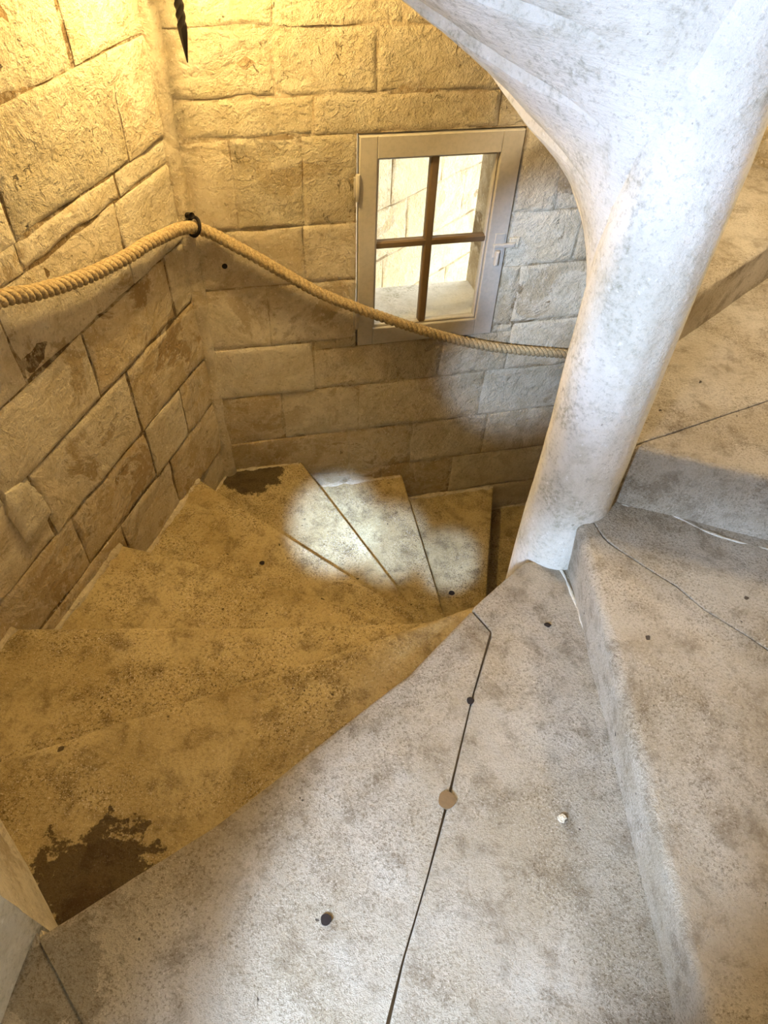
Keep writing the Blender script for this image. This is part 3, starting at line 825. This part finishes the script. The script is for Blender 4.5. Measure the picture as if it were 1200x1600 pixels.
out_wall('wall_outside', pA, pB, -2.2, 1.3, 'sunlit pale stone wall outside the window', ['stone_out', 'stone_out'],
         [1.3, 1.0, 0.7, 0.4, 0.1, -0.2, -0.5, -0.8, -1.1, -1.4, -1.7, -2.0],
         [[.4, .9, 1.4, 1.9], [.6, 1.1, 1.6, 2.0], [.35, .85, 1.3, 1.8], [.6, 1.0, 1.5, 2.0], [.4, .9, 1.35, 1.8], [.65, 1.05, 1.6, 1.95], [.4, .85, 1.3, 1.85], [.6, 1.0, 1.5, 1.9], [.4, .9, 1.4, 1.8], [.6, 1.0, 1.5, 1.9], [.4, .9, 1.4, 1.9]])

# ------------------------------------------------------------------ rope, ring, sconce
def pipe_ring(path, prof_n, r):
    pass
def frames(path):
    T = np.gradient(path, axis=0); T /= np.linalg.norm(T, axis=1)[:, None]
    N = np.cross(T, [0, 0, 1.0]); N /= np.linalg.norm(N, axis=1)[:, None]
    return T, N, np.cross(T, N)
def tube(name, path, r, mat, parent=None, seg=10, closed=False):
    path = np.asarray(path, float); n = len(path)
    if closed:
        T = np.roll(path, -1, 0) - np.roll(path, 1, 0)
    else: T = np.gradient(path, axis=0)
    T /= np.linalg.norm(T, axis=1)[:, None]
    ref = np.array([0.31, 0.17, 0.93]); N = np.cross(T, ref); N /= np.linalg.norm(N, axis=1)[:, None]; B = np.cross(T, N)
    rr = np.broadcast_to(np.asarray(r, float), (n,))
    a = np.linspace(0, 2 * np.pi, seg, endpoint=False)
    X = path[:, None] + rr[:, None, None] * (np.cos(a)[None, :, None] * N[:, None] + np.sin(a)[None, :, None] * B[:, None])
    V = [tuple(x) for x in X.reshape(-1, 3)]; F = []
    for i in range(n if closed else n - 1):
        i2 = (i + 1) % n
        for j in range(seg): F.append((i * seg + j, i2 * seg + j, i2 * seg + (j + 1) % seg, i * seg + (j + 1) % seg))
    if not closed: F += [tuple(range(seg))[::-1], tuple((n - 1) * seg + j for j in range(seg))]
    return mesh_obj(name, V, F, mat, parent, sharp=None)

def on_plane(x, y, p0, az):
    a = math.radians(az); n = np.array([math.cos(a), -math.sin(a), 0]); v = CM @ np.array([x - 600, -(y - 800), -FPX])
    v = v * np.dot(n, [p0[0], p0[1], 0]) / np.dot(n, v); return v + np.array([0, 0, EYE])
tl, nl, _ = wall_frame(K, K2)
offB, offL = K + nb * 0.05, K + nl * 0.05
ring_p = np.array([*(K + (nb + nl) * 0.042), 0.325])
right = [on_plane(x, y, offB, 75) for x, y in ((380, 391), (440, 425), (500, 458), (560, 482), (620, 503), (680, 522), (740, 537), (800, 546), (885, 553))]
end_r = np.array([*(K1 - tb * 0.05 + nb * 0.05), right[-1][2] + 0.0])
left = [on_plane(x, y, offL, 15) for x, y in ((240, 376), (200, 400), (150, 425), (100, 444), (50, 458), (2, 467))]
gl = left[-1] - left[-2]
end_l = np.array([*(K2 - tl * 0.06 + nl * 0.05), left[-1][2] + 0.20])
lpath = [end_l, (left[-1] * 0.55 + end_l * 0.45) + np.array([0, 0, -0.02])] + left[::-1] + [ring_p]
path = spline(lpath + right + [end_r], 420)
rope = empty('handrail_rope', tuple(ring_p))
tag(rope, 'thick twisted hemp handrail rope slung through a ring in the wall corner', 'rope')
T_, N_, B_ = frames(path)
s_ = np.concatenate([[0], np.cumsum(np.linalg.norm(np.diff(path, axis=0), axis=1))])
for k in range(3):
    n2 = int(s_[-1] / 0.008); tt = np.linspace(0, s_[-1], n2)
    pc = np.stack([np.interp(tt, s_, path[:, i]) for i in range(3)], 1); nc = np.stack([np.interp(tt, s_, N_[:, i]) for i in range(3)], 1); bc = np.stack([np.interp(tt, s_, B_[:, i]) for i in range(3)], 1)
    ph = tt / 0.075 * 2 * np.pi + k * 2 * np.pi / 3
    tube('rope_strand', pc + 0.0128 * (np.cos(ph)[:, None] * nc + np.sin(ph)[:, None] * bc), 0.0113, M['rope'], rope, seg=9)

ring = empty('rope_ring', tuple(ring_p))
tag(ring, 'black iron ring holding the rope in the wall corner', 'ring')
tdir = T_[np.argmin(np.linalg.norm(path - ring_p, axis=1))]
n1 = np.cross(tdir, [0, 0, 1]); n1 /= np.linalg.norm(n1); n2_ = np.cross(tdir, n1)
tube('ring_loop', [ring_p + 0.032 * (math.cos(a) * n1 + math.sin(a) * n2_) + np.array([0, 0, 0.004]) for a in np.linspace(0, 2 * math.pi, 28, endpoint=False)], 0.0065, M['iron'], ring, 8, closed=True)
kc = np.array([*K, ring_p[2] + 0.03])
tube('eye_bolt', spline([kc - np.array([*(nb + nl), 0]) * 0.02, kc + np.array([*(nb + nl), 0]) * 0.012, ring_p + np.array([0, 0, 0.045])], 10), 0.011, M['iron'], ring, 8)

# wrought iron wall lamp: only its twisted drop shows in the photograph
tip = on_plane(293, 98, K + nb * 0.17, 75)
top = on_plane(286, -6, K + nb * 0.17, 75)
lamp = empty('wall_lamp', tuple(tip))
tag(lamp, 'black wrought iron wall lamp with a twisted pointed drop, at the top edge', 'lamp')
L0 = tip + np.array([0, 0, 0.145]); seg = 8
# twisted square bar, then a plain tapering point
V, F = [], []; zz = np.concatenate([np.linspace(0, 0.085, 8), np.linspace(0.088, 0.30, 46)])
for i, h in enumerate(zz):
    r = 0.0015 + 0.0125 * min(h / 0.08, 1.0); tw = 0 if h < 0.088 else (h - 0.088) / 0.05 * math.pi
    for j in range(8):
        a = j * math.pi / 4 + tw; rr = r * (1.0 if j % 2 == 0 else 0.80)
        V.append((tip[0] + rr * math.cos(a), tip[1] + rr * math.sin(a), tip[2] + h))
for i in range(len(zz) - 1):
    for j in range(8): F.append((i * 8 + j, i * 8 + (j + 1) % 8, (i + 1) * 8 + (j + 1) % 8, (i + 1) * 8 + j))
F += [tuple(range(8))[::-1], tuple((len(zz) - 1) * 8 + j for j in range(8))]
mesh_obj('twisted_drop', V, F, M['iron'], lamp, sharp=30)
arm_z = tip[2] + 0.30
kk = np.array([*K, 0]) + np.array([*(nb + nl), 0]) * 0.01
tube('arm', spline([[kk[0], kk[1], tip[2] + 0.20], [kk[0] * .7 + tip[0] * .3, kk[1] * .7 + tip[1] * .3, tip[2] + 0.155], [kk[0] * .35 + tip[0] * .65, kk[1] * .35 + tip[1] * .65, arm_z - .05], [tip[0], tip[1], arm_z]], 26), 0.011, M['iron'], lamp, 8)
tube('back_plate', [[kk[0], kk[1], tip[2] + 0.125 + 0.02 * i] for i in range(12)], 0.020, M['iron'], lamp, 8)
cup = [(0.014, 0), (0.05, 0.012), (0.055, 0.03), (0.02, 0.035)]
V, F = [], []
for (r, h) in cup:
    for a in np.linspace(0, 2 * math.pi, 20, endpoint=False): V.append((tip[0] + r * math.cos(a), tip[1] + r * math.sin(a), arm_z + h))
for i in range(3):
    for j in range(20): F.append((i * 20 + j, i * 20 + (j + 1) % 20, (i + 1) * 20 + (j + 1) % 20, (i + 1) * 20 + j))
F += [tuple(range(20))[::-1], tuple(60 + j for j in range(20))]
mesh_obj('drip_cup', V, F, M['iron'], lamp)
V, F = [], []; bz = arm_z + 0.035
for i in range(9):
    a = math.pi * i / 8; r = 0.024 * math.sin(a) + 0.001
    for j in range(14):
        b = 2 * math.pi * j / 14; V.append((tip[0] + r * math.cos(b), tip[1] + r * math.sin(b), bz + 0.045 - 0.045 * math.cos(a)))
for i in range(8):
    for j in range(14): F.append((i * 14 + j, i * 14 + (j + 1) % 14, (i + 1) * 14 + (j + 1) % 14, (i + 1) * 14 + j))
mesh_obj('bulb', V, F, M['bulb'], lamp)
light('wall_lamp_light', 'POINT', (tip[0] + 0.12, tip[1] - 0.15, bz + 0.12), None, 58, WARM, shadow_soft_size=0.05)

# ------------------------------------------------------------------ crumbs on the steps, hole in the wall
def crumb(name, p, r, mat, label, cat, flat=0.55, seed=0):
    V, F = [], []; n = 9
    for i in range(6):
        a = math.pi * i / 5
        for j in range(n):
            b = 2 * math.pi * j / n; d = np.array([math.sin(a) * math.cos(b) * 1.25, math.sin(a) * math.sin(b), math.cos(a) * flat])
            q = r * (1 + 0.35 * vnoise((d * 1.7 + seed)[None])[0]); V.append((p[0] + d[0] * q, p[1] + d[1] * q, p[2] + r * flat * 0.8 + d[2] * q))
    for i in range(5):
        for j in range(n): F.append((i * n + j, (i + 1) * n + j, (i + 1) * n + (j + 1) % n, i * n + (j + 1) % n))
    o = mesh_obj(name, V, F, mat); tag(o, label, cat); return o
def at(x, y, z): return np.array([*px(x, y, z), z])
crumb('stone_chip', at(878, 1279, 0.001), 0.009, M['stone_pale'], 'small white chip of stone on the landing, right of the mortar plug', 'stone chip', 0.3, 3)
crumb('dirt_crumb', at(855, 977, 0.001), 0.0075, M['hole'], 'dark crumb on the landing near the newel foot', 'crumb', 0.35, 7)
crumb('dirt_crumb', at(705, 927, -7 * RISE), 0.013, M['hole'], 'dark crumb on the winder step with the faint daylight patch', 'crumb', 0.3, 9)
crumb('dirt_crumb', at(409, 880, -4 * RISE), 0.010, M['hole'], 'dark crumb on the winder step below the rope ring', 'crumb', 0.3, 11)
h0 = on_plane(351, 416, K + nb * 0.004, 75); V, F = [], []
for (rr, of) in ((0.011, -0.012), (0.011, 0.001), (0.0, 0.0012)):
    for a in np.linspace(0, 2 * math.pi, 12, endpoint=False):
        q = h0 + np.array([tb[0], tb[1], 0]) * rr * math.cos(a) + np.array([0, 0, 1]) * rr * math.sin(a) + np.array([nb[0], nb[1], 0]) * of; V.append(tuple(q))
F = [(k * 12 + i, k * 12 + (i + 1) % 12, (k + 1) * 12 + (i + 1) % 12, (k + 1) * 12 + i) for k in range(2) for i in range(12)]
mesh_obj('wall_hole', V, F, M['hole'], wb)['label'] = 'small dark hole below the rope'
